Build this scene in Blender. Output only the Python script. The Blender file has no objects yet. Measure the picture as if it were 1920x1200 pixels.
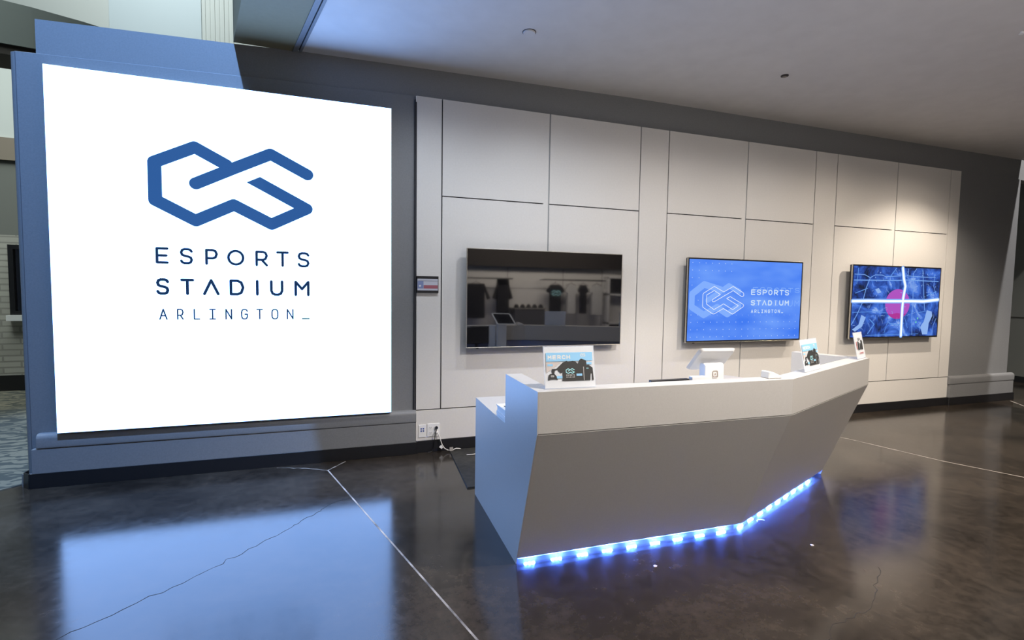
import bpy, bmesh, math, random
from mathutils import Vector, Matrix
random.seed(7)
SC = bpy.context.scene
COL = SC.collection

# ------------------------------------------------------------------ camera
YAW, PIT, ROL = .3276, -.0592, .0146
F = Vector((math.sin(YAW)*math.cos(PIT), math.cos(YAW)*math.cos(PIT), math.sin(PIT)))
R = Vector((math.cos(YAW), -math.sin(YAW), 0)); U = R.cross(F)
R2 = R*math.cos(ROL)+U*math.sin(ROL); U2 = U*math.cos(ROL)-R*math.sin(ROL)
cam = bpy.data.cameras.new('camera'); cam.sensor_width = 36; cam.lens = 930.62/1920*36
cam.clip_start = .05; cam.clip_end = 100
co = bpy.data.objects.new('camera', cam); COL.objects.link(co); SC.camera = co
m = Matrix((R2, U2, -F)).transposed().to_4x4(); m.translation = Vector((-.2006, -4.6832, 1.5531)); co.matrix_world = m

# ------------------------------------------------------------------ world, exposure, lights
w = bpy.data.worlds.new('world'); SC.world = w; w.use_nodes = True
w.node_tree.nodes['Background'].inputs[0].default_value = (.55, .62, .8, 1)
w.node_tree.nodes['Background'].inputs[1].default_value = .10
SC.view_settings.view_transform = 'Standard'; SC.view_settings.look = 'None'
SC.view_settings.exposure = 0; SC.view_settings.gamma = 1

def lamp(kind, name, loc, target, power, col, size=.05, angle=100, blend=.15, sy=None):
    l = bpy.data.lights.new(name, kind); l.energy = power; l.color = col
    if kind == 'AREA':
        l.size = size
        if sy: l.shape = 'RECTANGLE'; l.size_y = sy
    else: l.shadow_soft_size = size
    if kind == 'SPOT': l.spot_size = math.radians(angle); l.spot_blend = blend
    o = bpy.data.objects.new(name, l); COL.objects.link(o); o.location = loc
    if target is not None: o.rotation_euler = (Vector(target)-Vector(loc)).to_track_quat('-Z', 'Y').to_euler()
    return o
WARM = (1, .86, .70); NEUT = (1, .93, .86)
# recessed ceiling downlights along the panelled wall
for i, (x, p, c) in enumerate(((.55, 88, (.84, .91, 1)), (1.8, 84, (.90, .94, 1)), (3.05, 70, NEUT), (4.3, 68, NEUT), (5.5, 76, WARM))):
    lamp('SPOT', 'wall_downlight_%d' % i, (x, -1.25, 3.5), (x, -1.0, 0), p, c, .05, 152, 1)
lamp('SPOT', 'downlight_c', (6.95, -1.25, 3.5), (7.0, -1.05, 0), 200, WARM, .05, 122, .55)
# downlights in front of the desk, mixed with two added wall fills
lamp('SPOT', 'upper_panel_fill', (6.9, -1.25, 3.5), (6.9, -1.0, 0), 85, WARM, .05, 150, 1)  # added wide fill that lifts the upper right panels, no fitting of its own
lamp('SPOT', 'downlight_d', (2.1, -3.6, 3.5), (2.1, -3.2, .3), 430, NEUT, .06, 112, .35)
lamp('SPOT', 'lower_wall_fill', (7.3, -3.3, 3.5), (7.3, -2.6, .3), 320, WARM, .06, 108, .4)  # unseen fill added to brighten the lower right panelling and floor
lamp('SPOT', 'downlight_e', (4.4, -3.05, 3.5), (4.3, -2.7, .3), 290, WARM, .06, 115, .4)
# blue house lights high in the open hall to the left, white ones to the right
lamp('SPOT', 'hall_spot_left', (-1.05, -3, 8), (-1.9, 0, 1.6), 4300, (.26, .5, 1), .07, 32, .5)
lamp('SPOT', 'hall_spot_right', (10.0, -3, 7.5), (9.6, 0, 1.5), 2200, (1, .95, .9), .07, 45, .6)
lamp('AREA', 'hall_left_fill', (-5, 1.2, 7.5), (-4.8, 3.2, 0), 130, (.9, 1, .95), 2.5).data.spread = math.radians(95)
lamp('AREA', 'hall_upper_fill', (-3, 3, 8.8), (-3, 6, 6), 300, (.9, 1, 1), 2)
# upward fill added to brighten the ceiling, then the merchandise alcove behind the photographer
lamp('AREA', 'ceiling_fill', (3.2, -5.7, 2.75), (3.2, -5.7, 3.6), 205, (1, .93, .86), 4, sy=1.2)
lamp('AREA', 'shop_light', (5.4, -7.2, 3.45), (5.6, -9.6, 1.2), 290, (1, .9, .78), 5, sy=.4)

# ------------------------------------------------------------------ materials
def mat(name, col, rough=.5, metal=0, emit=None, es=1, ior=1.5, spec=None, trans=0, alpha=1):
    m = bpy.data.materials.new(name); m.use_nodes = True
    b = m.node_tree.nodes['Principled BSDF']
    b.inputs['Base Color'].default_value = (*col, 1); b.inputs['Roughness'].default_value = rough
    b.inputs['Metallic'].default_value = metal; b.inputs['IOR'].default_value = ior
    if spec is not None: b.inputs['Specular IOR Level'].default_value = spec
    if emit: b.inputs['Emission Color'].default_value = (*emit, 1); b.inputs['Emission Strength'].default_value = es
    if trans: b.inputs['Transmission Weight'].default_value = trans
    b.inputs['Alpha'].default_value = alpha
    return m
def N(m, t, **kw):
    n = m.node_tree.nodes.new(t)
    for k, v in kw.items():
        if k in n.inputs: n.inputs[k].default_value = v
        else: setattr(n, k, v)
    return n
def bsdf(m): return m.node_tree.nodes['Principled BSDF']
def L(m, a, b): m.node_tree.links.new(a, b)
def speckle(m, c1, c2, scale=40, bump=.0, detail=6, rr=None, obj=True):
    tc = N(m, 'ShaderNodeTexCoord'); n = N(m, 'ShaderNodeTexNoise', Scale=scale, Detail=detail)
    L(m, tc.outputs['Object'], n.inputs['Vector'])
    r = N(m, 'ShaderNodeValToRGB'); r.color_ramp.elements[0].position = .3; r.color_ramp.elements[1].position = .7
    r.color_ramp.elements[0].color = (*c1, 1); r.color_ramp.elements[1].color = (*c2, 1)
    L(m, n.outputs['Fac'], r.inputs['Fac']); L(m, r.outputs['Color'], bsdf(m).inputs['Base Color'])
    if bump:
        b = N(m, 'ShaderNodeBump', Strength=bump, Distance=.002); L(m, n.outputs['Fac'], b.inputs['Height']); L(m, b.outputs['Normal'], bsdf(m).inputs['Normal'])
    return m
M = {}
M['panel'] = speckle(mat('panel_white', (.7, .7, .7), .45), (.68, .665, .645), (.71, .695, .675), 60, .05)
M['gap'] = mat('panel_gap', (.03, .03, .035), .8)
M['groove'] = mat('panel_groove', (.30, .31, .32), .6)
M['gray'] = speckle(mat('gray_paint', (.2, .2, .21), .5), (.19, .195, .205), (.215, .22, .23), 90, .08)
M['base'] = mat('rubber_base', (.012, .012, .014), .35)
M['ceil'] = speckle(mat('ceiling_paint', (.7, .7, .7), .8), (.62, .60, .585), (.66, .64, .625), 6, 0)
M['bulk'] = speckle(mat('bulkhead_paint', (.27, .27, .16), .7), (.225, .19, .105), (.24, .205, .115), 30, 0)
M['desk'] = speckle(mat('desk_laminate', (.5, .5, .5), .38), (.50, .485, .465), (.53, .515, .495), 120, .03)
M['white'] = mat('white_plastic', (.82, .82, .82), .3)
M['whitem'] = mat('white_matte', (.8, .8, .8), .6)
M['black'] = mat('black_plastic', (.012, .012, .014), .35)
M['silver'] = mat('silver_metal', (.55, .53, .48), .3, 1)
M['dgray'] = mat('dark_gray', (.10, .10, .11), .4)
M['mgray'] = mat('mid_gray', (.32, .30, .28), .5)
M['ink'] = mat('black_ink', (.035, .035, .035), .6)
M['lblue'] = mat('light_blue_ink', (.30, .62, .92), .5)
M['cyan'] = mat('pale_cyan_ink', (.42, .82, .88), .5)
M['beige'] = mat('beige_ink', (.62, .56, .54), .6)
M['red'] = mat('red_ink', (.55, .10, .10), .5)
M['navyp'] = mat('navy_print', (.06, .10, .30), .5)
M['acryl'] = mat('acrylic', (.8, .88, 1), .03, ior=1.45, alpha=.13)
M['darkglass'] = mat('screen_glass', (.004, .004, .005), .035, ior=2.0)
M['tabglass'] = mat('tablet_glass', (.01, .01, .012), .08)
M['gold'] = mat('bronze_mark', (.30, .23, .17), .4)
M['cable'] = mat('cable_white', (.75, .73, .70), .4)

def emis(name, col, s, glossy=False):
    m = mat(name, (.01, .01, .01), .12 if glossy else .6, emit=col, es=s)
    if not glossy: bsdf(m).inputs['Specular IOR Level'].default_value = 0
    return m
SB = 7.0
M['sign_face'] = emis('lightbox_face', (.25, .45, .93), SB)
M['sign_logo'] = emis('lightbox_blue_film', (.026, .105, .33), 1)
M['sign_text'] = emis('lightbox_navy_film', (.008, .03, .095), 1)
M['tv_white'] = emis('screen_white', (.95, .97, 1), 1.0)
M['tv_pale'] = emis('screen_pale', (.62, .78, 1), .95)
M['tv_ghost'] = emis('screen_ghost', (.22, .42, .98), 1.0)
M['tv_ghost2'] = emis('screen_ghost_text', (.20, .40, .96), 1.0)
M['map_road'] = emis('map_road', (.82, .92, 1), 1.15)
M['map_halo'] = emis('map_halo', (.22, .42, .95), 1)
M['map_line'] = emis('map_line', (.10, .28, .75), 1)
M['map_pale'] = emis('map_pale', (.30, .50, .95), .9)
M['map_mag'] = emis('map_magenta', (.42, .08, .52), 1)
M['map_mag2'] = emis('map_magenta_deep', (.42, .03, .30), 1)
M['map_green'] = emis('map_green', (.15, .6, .45), 1)
M['led'] = emis('led_blue', (.06, .17, 1), 4200)
M['ledtape'] = mat('led_tape', (.8, .8, .85), .5)
M['blue_led'] = emis('small_led', (.1, .2, 1), 4)

# blue animated wallpaper of the middle screen
m = emis('screen_blue', (.06, .22, .93), 1, True); M['tv_blue'] = m
tc = N(m, 'ShaderNodeTexCoord'); n = N(m, 'ShaderNodeTexNoise', Scale=1.6, Detail=2)
mp = N(m, 'ShaderNodeMapping'); mp.inputs['Scale'].default_value = (1, 1, 3); mp.inputs['Rotation'].default_value = (0, .2, 0)
L(m, tc.outputs['Object'], mp.inputs[0]); L(m, mp.outputs[0], n.inputs['Vector'])
r = N(m, 'ShaderNodeValToRGB'); r.color_ramp.elements[0].position = .3; r.color_ramp.elements[1].position = .72
r.color_ramp.elements[0].color = (.045, .19, .88, 1); r.color_ramp.elements[1].color = (.15, .34, .96, 1)
L(m, n.outputs['Fac'], r.inputs[0])
def mth(op, a, b=None):
    k = m.node_tree.nodes.new('ShaderNodeMath'); k.operation = op
    for i, v in enumerate((a, b)):
        if v is None: continue
        if isinstance(v, (int, float)): k.inputs[i].default_value = v
        else: L(m, v, k.inputs[i])
    return k.outputs[0]
sx = N(m, 'ShaderNodeSeparateXYZ'); L(m, tc.outputs['Object'], sx.inputs[0])
du = mth('SUBTRACT', sx.outputs[0], 3.412); dv = mth('SUBTRACT', sx.outputs[2], 1.021)
fu = mth('SUBTRACT', mth('FRACT', mth('DIVIDE', du, .0895)), .5); fv = mth('SUBTRACT', mth('FRACT', mth('DIVIDE', dv, .083)), .5)
dd = mth('LESS_THAN', mth('ADD', mth('MULTIPLY', fu, fu), mth('MULTIPLY', fv, fv)), .0030)
mk = mth('MAXIMUM', mth('LESS_THAN', dv, .29), mth('MAXIMUM', mth('LESS_THAN', du, .18), mth('MULTIPLY', mth('GREATER_THAN', dv, .74), mth('LESS_THAN', du, .62))))
dm = mth('MULTIPLY', mth('MULTIPLY', dd, mk), .75)
mx = N(m, 'ShaderNodeMix', data_type='RGBA'); L(m, dm, mx.inputs[0]); L(m, r.outputs[0], mx.inputs[6]); mx.inputs[7].default_value = (.62, .78, 1, 1)
L(m, mx.outputs[2], bsdf(m).inputs['Emission Color'])
# dark street-map of the right screen
m = emis('screen_map', (.02, .08, .4), 1, True); M['tv_map'] = m
tc = N(m, 'ShaderNodeTexCoord'); n = N(m, 'ShaderNodeTexNoise', Scale=3.2, Detail=7, Roughness=.62, Distortion=.9)
L(m, tc.outputs['Object'], n.inputs['Vector'])
r = N(m, 'ShaderNodeValToRGB'); e = r.color_ramp.elements
e[0].position = .38; e[0].color = (.003, .011, .045, 1); e[1].position = .74; e[1].color = (.50, .72, 1, 1)
a = e.new(.49); a.color = (.012, .055, .32, 1); a = e.new(.60); a.color = (.05, .17, .70, 1)
L(m, n.outputs['Fac'], r.inputs[0]); L(m, r.outputs[0], bsdf(m).inputs['Emission Color'])

# polished concrete
m = mat('polished_concrete', (.05, .045, .04), .13); M['floor'] = m
tc = N(m, 'ShaderNodeTexCoord')
n1 = N(m, 'ShaderNodeTexNoise', Scale=.9, Detail=9, Roughness=.65, Distortion=.4); n2 = N(m, 'ShaderNodeTexNoise', Scale=14, Detail=10, Roughness=.75)
n3 = N(m, 'ShaderNodeTexNoise', Scale=95, Detail=4, Roughness=.7)
for k in (n1, n2, n3): L(m, tc.outputs['Object'], k.inputs['Vector'])
r1 = N(m, 'ShaderNodeValToRGB'); r1.color_ramp.elements[0].position = .35; r1.color_ramp.elements[1].position = .72
r1.color_ramp.elements[0].color = (.010, .008, .0066, 1); r1.color_ramp.elements[1].color = (.052, .042, .033, 1)
r2 = N(m, 'ShaderNodeValToRGB'); r2.color_ramp.elements[0].position = .4; r2.color_ramp.elements[1].position = .75
r2.color_ramp.elements[0].color = (.85, .85, .85, 1); r2.color_ramp.elements[1].color = (1.7, 1.62, 1.55, 1)
r3 = N(m, 'ShaderNodeValToRGB'); r3.color_ramp.elements[0].position = .68; r3.color_ramp.elements[1].position = .76
r3.color_ramp.elements[0].color = (0, 0, 0, 1); r3.color_ramp.elements[1].color = (.05, .045, .04, 1)
L(m, n1.outputs[0], r1.inputs[0]); L(m, n2.outputs[0], r2.inputs[0]); L(m, n3.outputs[0], r3.inputs[0])
mu = N(m, 'ShaderNodeMix', data_type='RGBA', blend_type='MULTIPLY'); mu.inputs[0].default_value = 1
L(m, r1.outputs[0], mu.inputs[6]); L(m, r2.outputs[0], mu.inputs[7])
ad = N(m, 'ShaderNodeMix', data_type='RGBA', blend_type='ADD'); ad.inputs[0].default_value = 1
L(m, mu.outputs[2], ad.inputs[6]); L(m, r3.outputs[0], ad.inputs[7]); L(m, ad.outputs[2], bsdf(m).inputs['Base Color'])
mr = N(m, 'ShaderNodeMapRange'); mr.inputs[1].default_value = .3; mr.inputs[2].default_value = .75; mr.inputs[3].default_value = .11; mr.inputs[4].default_value = .19
L(m, n2.outputs[0], mr.inputs[0]); L(m, mr.outputs[0], bsdf(m).inputs['Roughness'])
bp = N(m, 'ShaderNodeBump', Strength=.06, Distance=.002); L(m, n2.outputs[0], bp.inputs['Height']); L(m, bp.outputs[0], bsdf(m).inputs['Normal'])
M['joint'] = speckle(mat('joint_filler', (.3, .28, .25), .6), (.05, .045, .04), (.55, .50, .45), 9)
M['crack'] = mat('crack', (.008, .007, .007), .7)
M['mat'] = speckle(mat('rubber_mat', (.02, .02, .02), .7), (.010, .010, .009), (.03, .029, .026), 22, .6)
# carpet
m = mat('patterned_carpet', (.1, .1, .1), .95); M['carpet'] = m
tc = N(m, 'ShaderNodeTexCoord'); mp = N(m, 'ShaderNodeMapping'); mp.inputs['Scale'].default_value = (.55, 1, 1); L(m, tc.outputs['Object'], mp.inputs[0])
wv = N(m, 'ShaderNodeTexWave', Scale=2.0, Distortion=26, Detail=4); wv.inputs['Detail Scale'].default_value = 1.6; wv.bands_direction = 'Y'
L(m, mp.outputs[0], wv.inputs['Vector'])
r = N(m, 'ShaderNodeValToRGB'); r.color_ramp.elements[0].position = .35; r.color_ramp.elements[1].position = .6
r.color_ramp.elements[0].color = (.06, .066, .058, 1); r.color_ramp.elements[1].color = (.17, .16, .12, 1)
L(m, wv.outputs['Fac'], r.inputs[0]); L(m, r.outputs[0], bsdf(m).inputs['Base Color'])
# painted brick
m = mat('painted_brick', (.5, .5, .46), .7); M['brick'] = m
tc = N(m, 'ShaderNodeTexCoord'); mp = N(m, 'ShaderNodeMapping'); mp.inputs['Rotation'].default_value = (math.pi/2, 0, 0); L(m, tc.outputs['Object'], mp.inputs[0])
bk = N(m, 'ShaderNodeTexBrick', Scale=1.0); bk.inputs['Brick Width'].default_value = .42; bk.inputs['Row Height'].default_value = .085; bk.inputs['Mortar Size'].default_value = .012
bk.inputs['Color1'].default_value = (.46, .45, .40, 1); bk.inputs['Color2'].default_value = (.38, .37, .33, 1); bk.inputs['Mortar'].default_value = (.30, .29, .26, 1)
L(m, mp.outputs[0], bk.inputs['Vector']); L(m, bk.outputs['Color'], bsdf(m).inputs['Base Color'])
b = N(m, 'ShaderNodeBump', Strength=.6, Distance=.02, invert=True); L(m, bk.outputs['Fac'], b.inputs['Height']); L(m, b.outputs[0], bsdf(m).inputs['Normal'])
M['drywall'] = mat('pale_drywall', (.60, .63, .61), .8)
M['tan'] = mat('tan_band', (.24, .20, .16), .7)
M['olive'] = mat('olive_gray', (.17, .175, .16), .8)
M['teal'] = mat('green_gray_bulkhead', (.17, .20, .195), .8)
M['brown'] = mat('dark_brown', (.03, .024, .02), .7)
M['fabric'] = speckle(mat('black_fabric', (.01, .01, .01), .9), (.008, .008, .01), (.016, .016, .02), 30)
M['fabricw'] = speckle(mat('white_fabric', (.6, .6, .6), .9), (.5, .5, .5), (.62, .62, .62), 30)
M['hangwood'] = mat('hanger', (.02, .02, .02), .4)

# ------------------------------------------------------------------ mesh helpers
class B:
    def __init__(s): s.v = []; s.f = []; s.mi = []; s.cur = 0
    def add(s, vs, fs):
        o = len(s.v); s.v += [tuple(v) for v in vs]; s.f += [tuple(o+i for i in f) for f in fs]; s.mi += [s.cur]*len(fs); return s
    def hexa(s, p): return s.add(p, [(0, 3, 2, 1), (4, 5, 6, 7), (0, 1, 5, 4), (1, 2, 6, 5), (2, 3, 7, 6), (3, 0, 4, 7)])
    def box(s, a, b):
        (x0, y0, z0), (x1, y1, z1) = a, b
        return s.hexa([(x0, y0, z0), (x1, y0, z0), (x1, y1, z0), (x0, y1, z0), (x0, y0, z1), (x1, y0, z1), (x1, y1, z1), (x0, y1, z1)])
    def prism(s, bot, top):   # two equal-length loops
        n = len(bot)
        return s.add(list(bot)+list(top), [tuple(reversed(range(n))), tuple(range(n, 2*n))]+[(i, (i+1) % n, n+(i+1) % n, n+i) for i in range(n)])
    def cyl(s, c, r, h, n=24, axis='Z', r2=None):
        r2 = r if r2 is None else r2; c = Vector(c)
        def p(a, rr, t):
            x, y = rr*math.cos(a), rr*math.sin(a)
            return c+(Vector((x, y, t)) if axis == 'Z' else Vector((x, t, y)) if axis == 'Y' else Vector((t, x, y)))
        A = [2*math.pi*i/n for i in range(n)]
        return s.prism([p(a, r, 0) for a in A], [p(a, r2, h) for a in A])
    def tube(s, pts, r, n=8):
        pts = [Vector(p) for p in pts]; rings = []; up = Vector((0, 0, 1))
        for i, p in enumerate(pts):
            d = (pts[min(i+1, len(pts)-1)]-pts[max(i-1, 0)]).normalized()
            a = d.cross(up if abs(d.z) < .95 else Vector((1, 0, 0))).normalized(); b = d.cross(a)
            rings.append([p+a*r*math.cos(2*math.pi*k/n)+b*r*math.sin(2*math.pi*k/n) for k in range(n)])
        o = []; fs = []
        for g in rings: o += g
        for i in range(len(rings)-1):
            for k in range(n): fs.append((i*n+k, i*n+(k+1) % n, (i+1)*n+(k+1) % n, (i+1)*n+k))
        fs += [tuple(range(n)), tuple(reversed(range((len(rings)-1)*n, len(rings)*n)))]
        return s.add(o, fs)
    def build(s, name, mats, parent=None, bevel=0, seg=2, smooth=False, origin=None):
        me = bpy.data.meshes.new(name)
        org = Vector(origin) if origin is not None else (Vector((0, 0, 0)))
        me.from_pydata([Vector(v)-org for v in s.v], [], s.f)
        for x in (mats if isinstance(mats, (list, tuple)) else [mats]): me.materials.append(x)
        for p, i in zip(me.polygons, s.mi): p.material_index = i
        bm = bmesh.new(); bm.from_mesh(me); bmesh.ops.recalc_face_normals(bm, faces=bm.faces)
        bm.to_mesh(me); bm.free()
        if smooth:
            for p in me.polygons: p.use_smooth = True
        ob = bpy.data.objects.new(name, me); COL.objects.link(ob); ob.location = org
        if parent is not None:
            ob.parent = parent; ob.location = org-parent_world(parent)
        if bevel:
            b = ob.modifiers.new('bevel', 'BEVEL'); b.width = bevel; b.segments = seg; b.limit_method = 'ANGLE'; b.angle_limit = math.radians(40)
            for p in me.polygons: p.use_smooth = True
            wn = ob.modifiers.new('wn', 'WEIGHTED_NORMAL'); wn.keep_sharp = True
        return ob
def parent_world(p):
    v = Vector((0, 0, 0))
    while p is not None: v += p.location; p = p.parent
    return v
def thing(name, label, cat, loc=(0, 0, 0), group=None):
    o = bpy.data.objects.new(name, None); COL.objects.link(o); o.location = loc; o.empty_display_size = .1
    o['label'] = label; o['category'] = cat
    if group: o['group'] = group
    return o
def tag(o, label, cat, group=None):
    o['label'] = label; o['category'] = cat
    if group: o['group'] = group
    return o
def struct(o): o['kind'] = 'structure'; return o

class Plane:   # flat artwork laid on a real surface: u right, v up, n out of the surface (metres)
    def __init__(s, O, U, V, off=.001):
        s.O = Vector(O); s.U = Vector(U).normalized(); s.V = Vector(V).normalized(); s.N = s.U.cross(s.V); s.off = off; s.k = 0
    def P(s, u, v, n=0): return s.O+s.U*u+s.V*v+s.N*(s.off+n)
def poly(b, pl, pts, n=0): b.add([pl.P(u, v, n) for u, v in pts], [tuple(range(len(pts)))])
def stroke(b, pl, pts, wd, n=0, closed=False, caps=(True, True), cs=14):
    pts = [Vector(p) for p in pts]; k = 0; h = wd/2
    segs = list(zip(pts, pts[1:]+([pts[0]] if closed else []))) if closed else list(zip(pts, pts[1:]))
    for a, c in segs:
        d = (c-a)
        if d.length < 1e-9: continue
        d.normalize(); q = Vector((-d.y, d.x))*h
        poly(b, pl, [a-q, c-q, c+q, a+q], n+k*1e-5); k += 1
    for i, p in enumerate(pts):
        if not closed and ((i == 0 and not caps[0]) or (i == len(pts)-1 and not caps[1])): continue
        poly(b, pl, [(p.x+h*math.cos(2*math.pi*j/cs), p.y+h*math.sin(2*math.pi*j/cs)) for j in range(cs)], n+k*1e-5); k += 1
S_ = [(1, .84), (.88, .96), (.68, 1), (.32, 1), (.1, .94), (0, .77), (.08, .6), (.3, .53), (.7, .47), (.92, .4), (1, .23), (.9, .06), (.68, 0), (.3, 0), (.1, .05), (0, .16)]
P_ = [(0, 0), (0, 1), (.62, 1), (.88, .93), (1, .72), (.88, .48), (.62, .4), (0, .4)]
O_ = [(.5+.5*math.cos(t*math.pi/12), .5+.5*math.sin(t*math.pi/12)) for t in range(25)]
O2 = [(.3, 0), (.7, 0), (.92, .1), (1, .28), (1, .72), (.92, .9), (.7, 1), (.3, 1), (.08, .9), (0, .72), (0, .28), (.08, .1), (.3, 0)]
G = {'E': [[(1, 1), (0, 1), (0, 0), (1, 0)], [(0, .5), (.9, .5)]], 'S': [S_], 'P': [P_], 'O': [O_], 'o': [O2],
     'R': [P_, [(.5, .4), (1, 0)]], 'T': [[(0, 1), (1, 1)], [(.5, 1), (.5, 0)]], 'V': [[(0, 0), (.5, 1), (1, 0)]],
     'A': [[(0, 0), (.5, 1), (1, 0)], [(.18, .36), (.82, .36)]], 'D': [[(0, 0), (0, 1), (.55, 1), (.85, .88), (1, .5), (.85, .12), (.55, 0), (0, 0)]],
     'I': [[(.5, 0), (.5, 1)]], 'i': [[(0, 1), (1, 1)], [(.5, 1), (.5, 0)], [(0, 0), (1, 0)]],
     'U': [[(0, 1), (0, .3), (.12, .08), (.35, 0), (.65, 0), (.88, .08), (1, .3), (1, 1)]], 'M': [[(0, 0), (0, 1), (.5, .45), (1, 1), (1, 0)]],
     'L': [[(0, 1), (0, 0), (1, 0)]], 'N': [[(0, 0), (0, 1), (1, 0), (1, 1)]],
     'G': [[(1, .8), (.92, .93), (.7, 1), (.3, 1), (.08, .9), (0, .7), (0, .3), (.08, .1), (.3, 0), (.7, 0), (.92, .08), (1, .25), (1, .5), (.6, .5)]],
     '_': [[(0, 0), (1, 0)]], 'C': [[(1, .8), (.85, .95), (.6, 1), (.4, 1), (.12, .88), (0, .6), (0, .4), (.12, .12), (.4, 0), (.6, 0), (.85, .05), (1, .2)]],
     'H': [[(0, 0), (0, 1)], [(1, 0), (1, 1)], [(0, .5), (1, .5)]]}
def glyph(b, pl, ch, x0, x1, y0, y1, wd, n=0, cs=10):
    h = wd/2
    for k, st in enumerate(G[ch]):
        stroke(b, pl, [(x0+h+(x1-x0-wd)*p[0] if ch != 'I' else (x0+x1)/2, y0+h+(y1-y0-wd)*p[1]) for p in st], wd, n+k*3e-4*.1, cs=cs)
def word(b, pl, text, x0, x1, y0, y1, wd, n=0, gap=.45, cs=8):
    k = len(text); g = (x1-x0)/(k+gap*(k-1))
    for i, ch in enumerate(text): 
        if ch != ' ': glyph(b, pl, ch, x0+i*g*(1+gap), x0+i*g*(1+gap)+g, y0, y1, wd, n, cs)
LA = [(-1.313, 2.37), (-1.042, 2.513), (-.769, 2.653), (-.486, 2.51)]
LB = [(-1.094, 2.535), (-1.317, 2.653), (-1.591, 2.513), (-1.591, 2.22), (-1.318, 2.076), (-1.046, 2.219), (-.767, 2.078), (-.494, 2.222)]
LC = ((-.494, 2.222), (-.9, 2.435))
def logo(b, pl, ox, oy, s, n=0, wk=1, cs=20):
    """the knotted emblem; ox, oy = its centre, s = its width in metres"""
    k = s/1.10; f = lambda p: (ox+(p[0]+1.04)*k, oy+(p[1]-2.365)*k)
    wd = .094*k*wk
    stroke(b, pl, [f(p) for p in LA], wd, n, cs=cs); stroke(b, pl, [f(p) for p in LB], wd, n+2e-4, cs=cs)
    a, c = Vector(f(LC[0])), Vector(f(LC[1])); d = (c-a).normalized(); q = Vector((-d.y, d.x))*wd/2
    cut = Vector((1, .52)).normalized()
    def meet(p):   # p + t d on the line c + u*cut
        t = ((c-p).x*cut.y-(c-p).y*cut.x)/(d.x*cut.y-d.y*cut.x); return p+d*t
    poly(b, pl, [a-q, meet(a-q), meet(a+q), a+q], n+4e-4)

# ------------------------------------------------------------------ setting
b = B(); b.add([(-9, -11, 0), (13, -11, 0), (13, 6, 0), (-9, 6, 0)], [(0, 1, 2, 3)]); struct(b.build('floor', M['floor']))
b = B(); b.prism([(-9, 1.5, 0), (-2.66, -.05, 0), (-2.45, .14, 0), (1, .14, 0), (1, 4.35, 0), (-9, 4.35, 0)], [(-9, 1.5, .006), (-2.66, -.05, .006), (-2.45, .14, .006), (1, .14, .006), (1, 4.35, .006), (-9, 4.35, .006)])
# carpet edge runs straight from the wall corner towards the left
b = B(); q = [(-4.6, -1.9), (-2.53, .10), (-2.2, .16), (-2.2, 4.35), (-9, 4.35), (-9, -1.9)]
b.prism([(x, y, 0) for x, y in q], [(x, y, .006) for x, y in q]); struct(b.build('floor_carpet', M['carpet']))
# gray wall with chamfered left end
b = B(); q = [(-2.46, .02), (9.41, .02), (9.41, .20), (-2.50, .20), (-2.50, .045)]
zt = lambda x: 3.245+.08*min(1, max(0, (x+2.5)/2.9))
q = [(-2.46, .02), (.44, .02), (9.41, .02), (9.41, .20), (-2.50, .20), (-2.50, .045)]
b.prism([(x, y, 0) for x, y in q], [(x, y, zt(x)) for x, y in q]); struct(b.build('wall_back', M['gray'], bevel=.004))
b = B(); b.box((-2.463, .0185, .11), (-2.459, .0205, 3.24)); struct(b.build('trim_16', M['dgray']))
# header band above
b = B(); xs = [(-2.345, 3.24, 3.50), (-1.03, 3.28, 3.542), (-.53, 3.29, 3.563), (2.7, 3.32, 3.615), (13, 3.32, 3.615)]
for (a, z0, z1), (c, z2, z3) in zip(xs, xs[1:]):
    b.hexa([(a, .035, z0), (c, .035, z2), (c, .19, z2), (a, .19, z0), (a, .035, z1), (c, .035, z3), (c, .19, z3), (a, .19, z1)])
struct(b.build('wall_header', M['gray']))
# white panelled cladding
PX0, PX1, PX2, PS = .6784, 1.7635, 2.8169, 2.4956; XL, XR = .4442, 8.018; ZS, ZB, ZC, ZT = .1124, .4072, 2.4283, 3.3155
g = .0055
b = B(); b.cur = 0
def pan(x0, x1, z0, z1, y=0): b.box((x0, y, z0), (x1, y+.018, z1))
pan(XL, XR, ZS, ZB-g)
pan(XL, PX0-g, ZB+g, ZT)
for k in range(3):
    o = k*PS
    pan(PX0+o+g, PX1+o-.06, ZB+g, ZC-g); pan(PX0+o+g, PX1+o-.06, ZC+g, ZT)
    pan(PX1+o-.06, PX1+o-.007, ZB+g, ZT)
    pan(PX1+o+.007, PX2+o-g, ZB+g, ZC-g); pan(PX1+o+.007, PX2+o-g, ZC+g, ZT)
    pan(PX2+o+g, (PX0+o+PS-g) if k < 2 else XR, ZB+g, ZT)
b.cur = 1; b.box((XL+.004, .0185, ZS), (XR-.003, .0195, ZT-.002))
b.cur = 2
for k in range(3): b.box((PX1+k*PS-.007, .006, ZB+g), (PX1+k*PS+.007, .016, ZT-.004))
b.cur = 1; b.box((.4235, -.001, ZS), (.4405, .0185, 3.28))
struct(b.build('wall_panelling', [M['panel'], M['gap'], M['groove']]))
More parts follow.
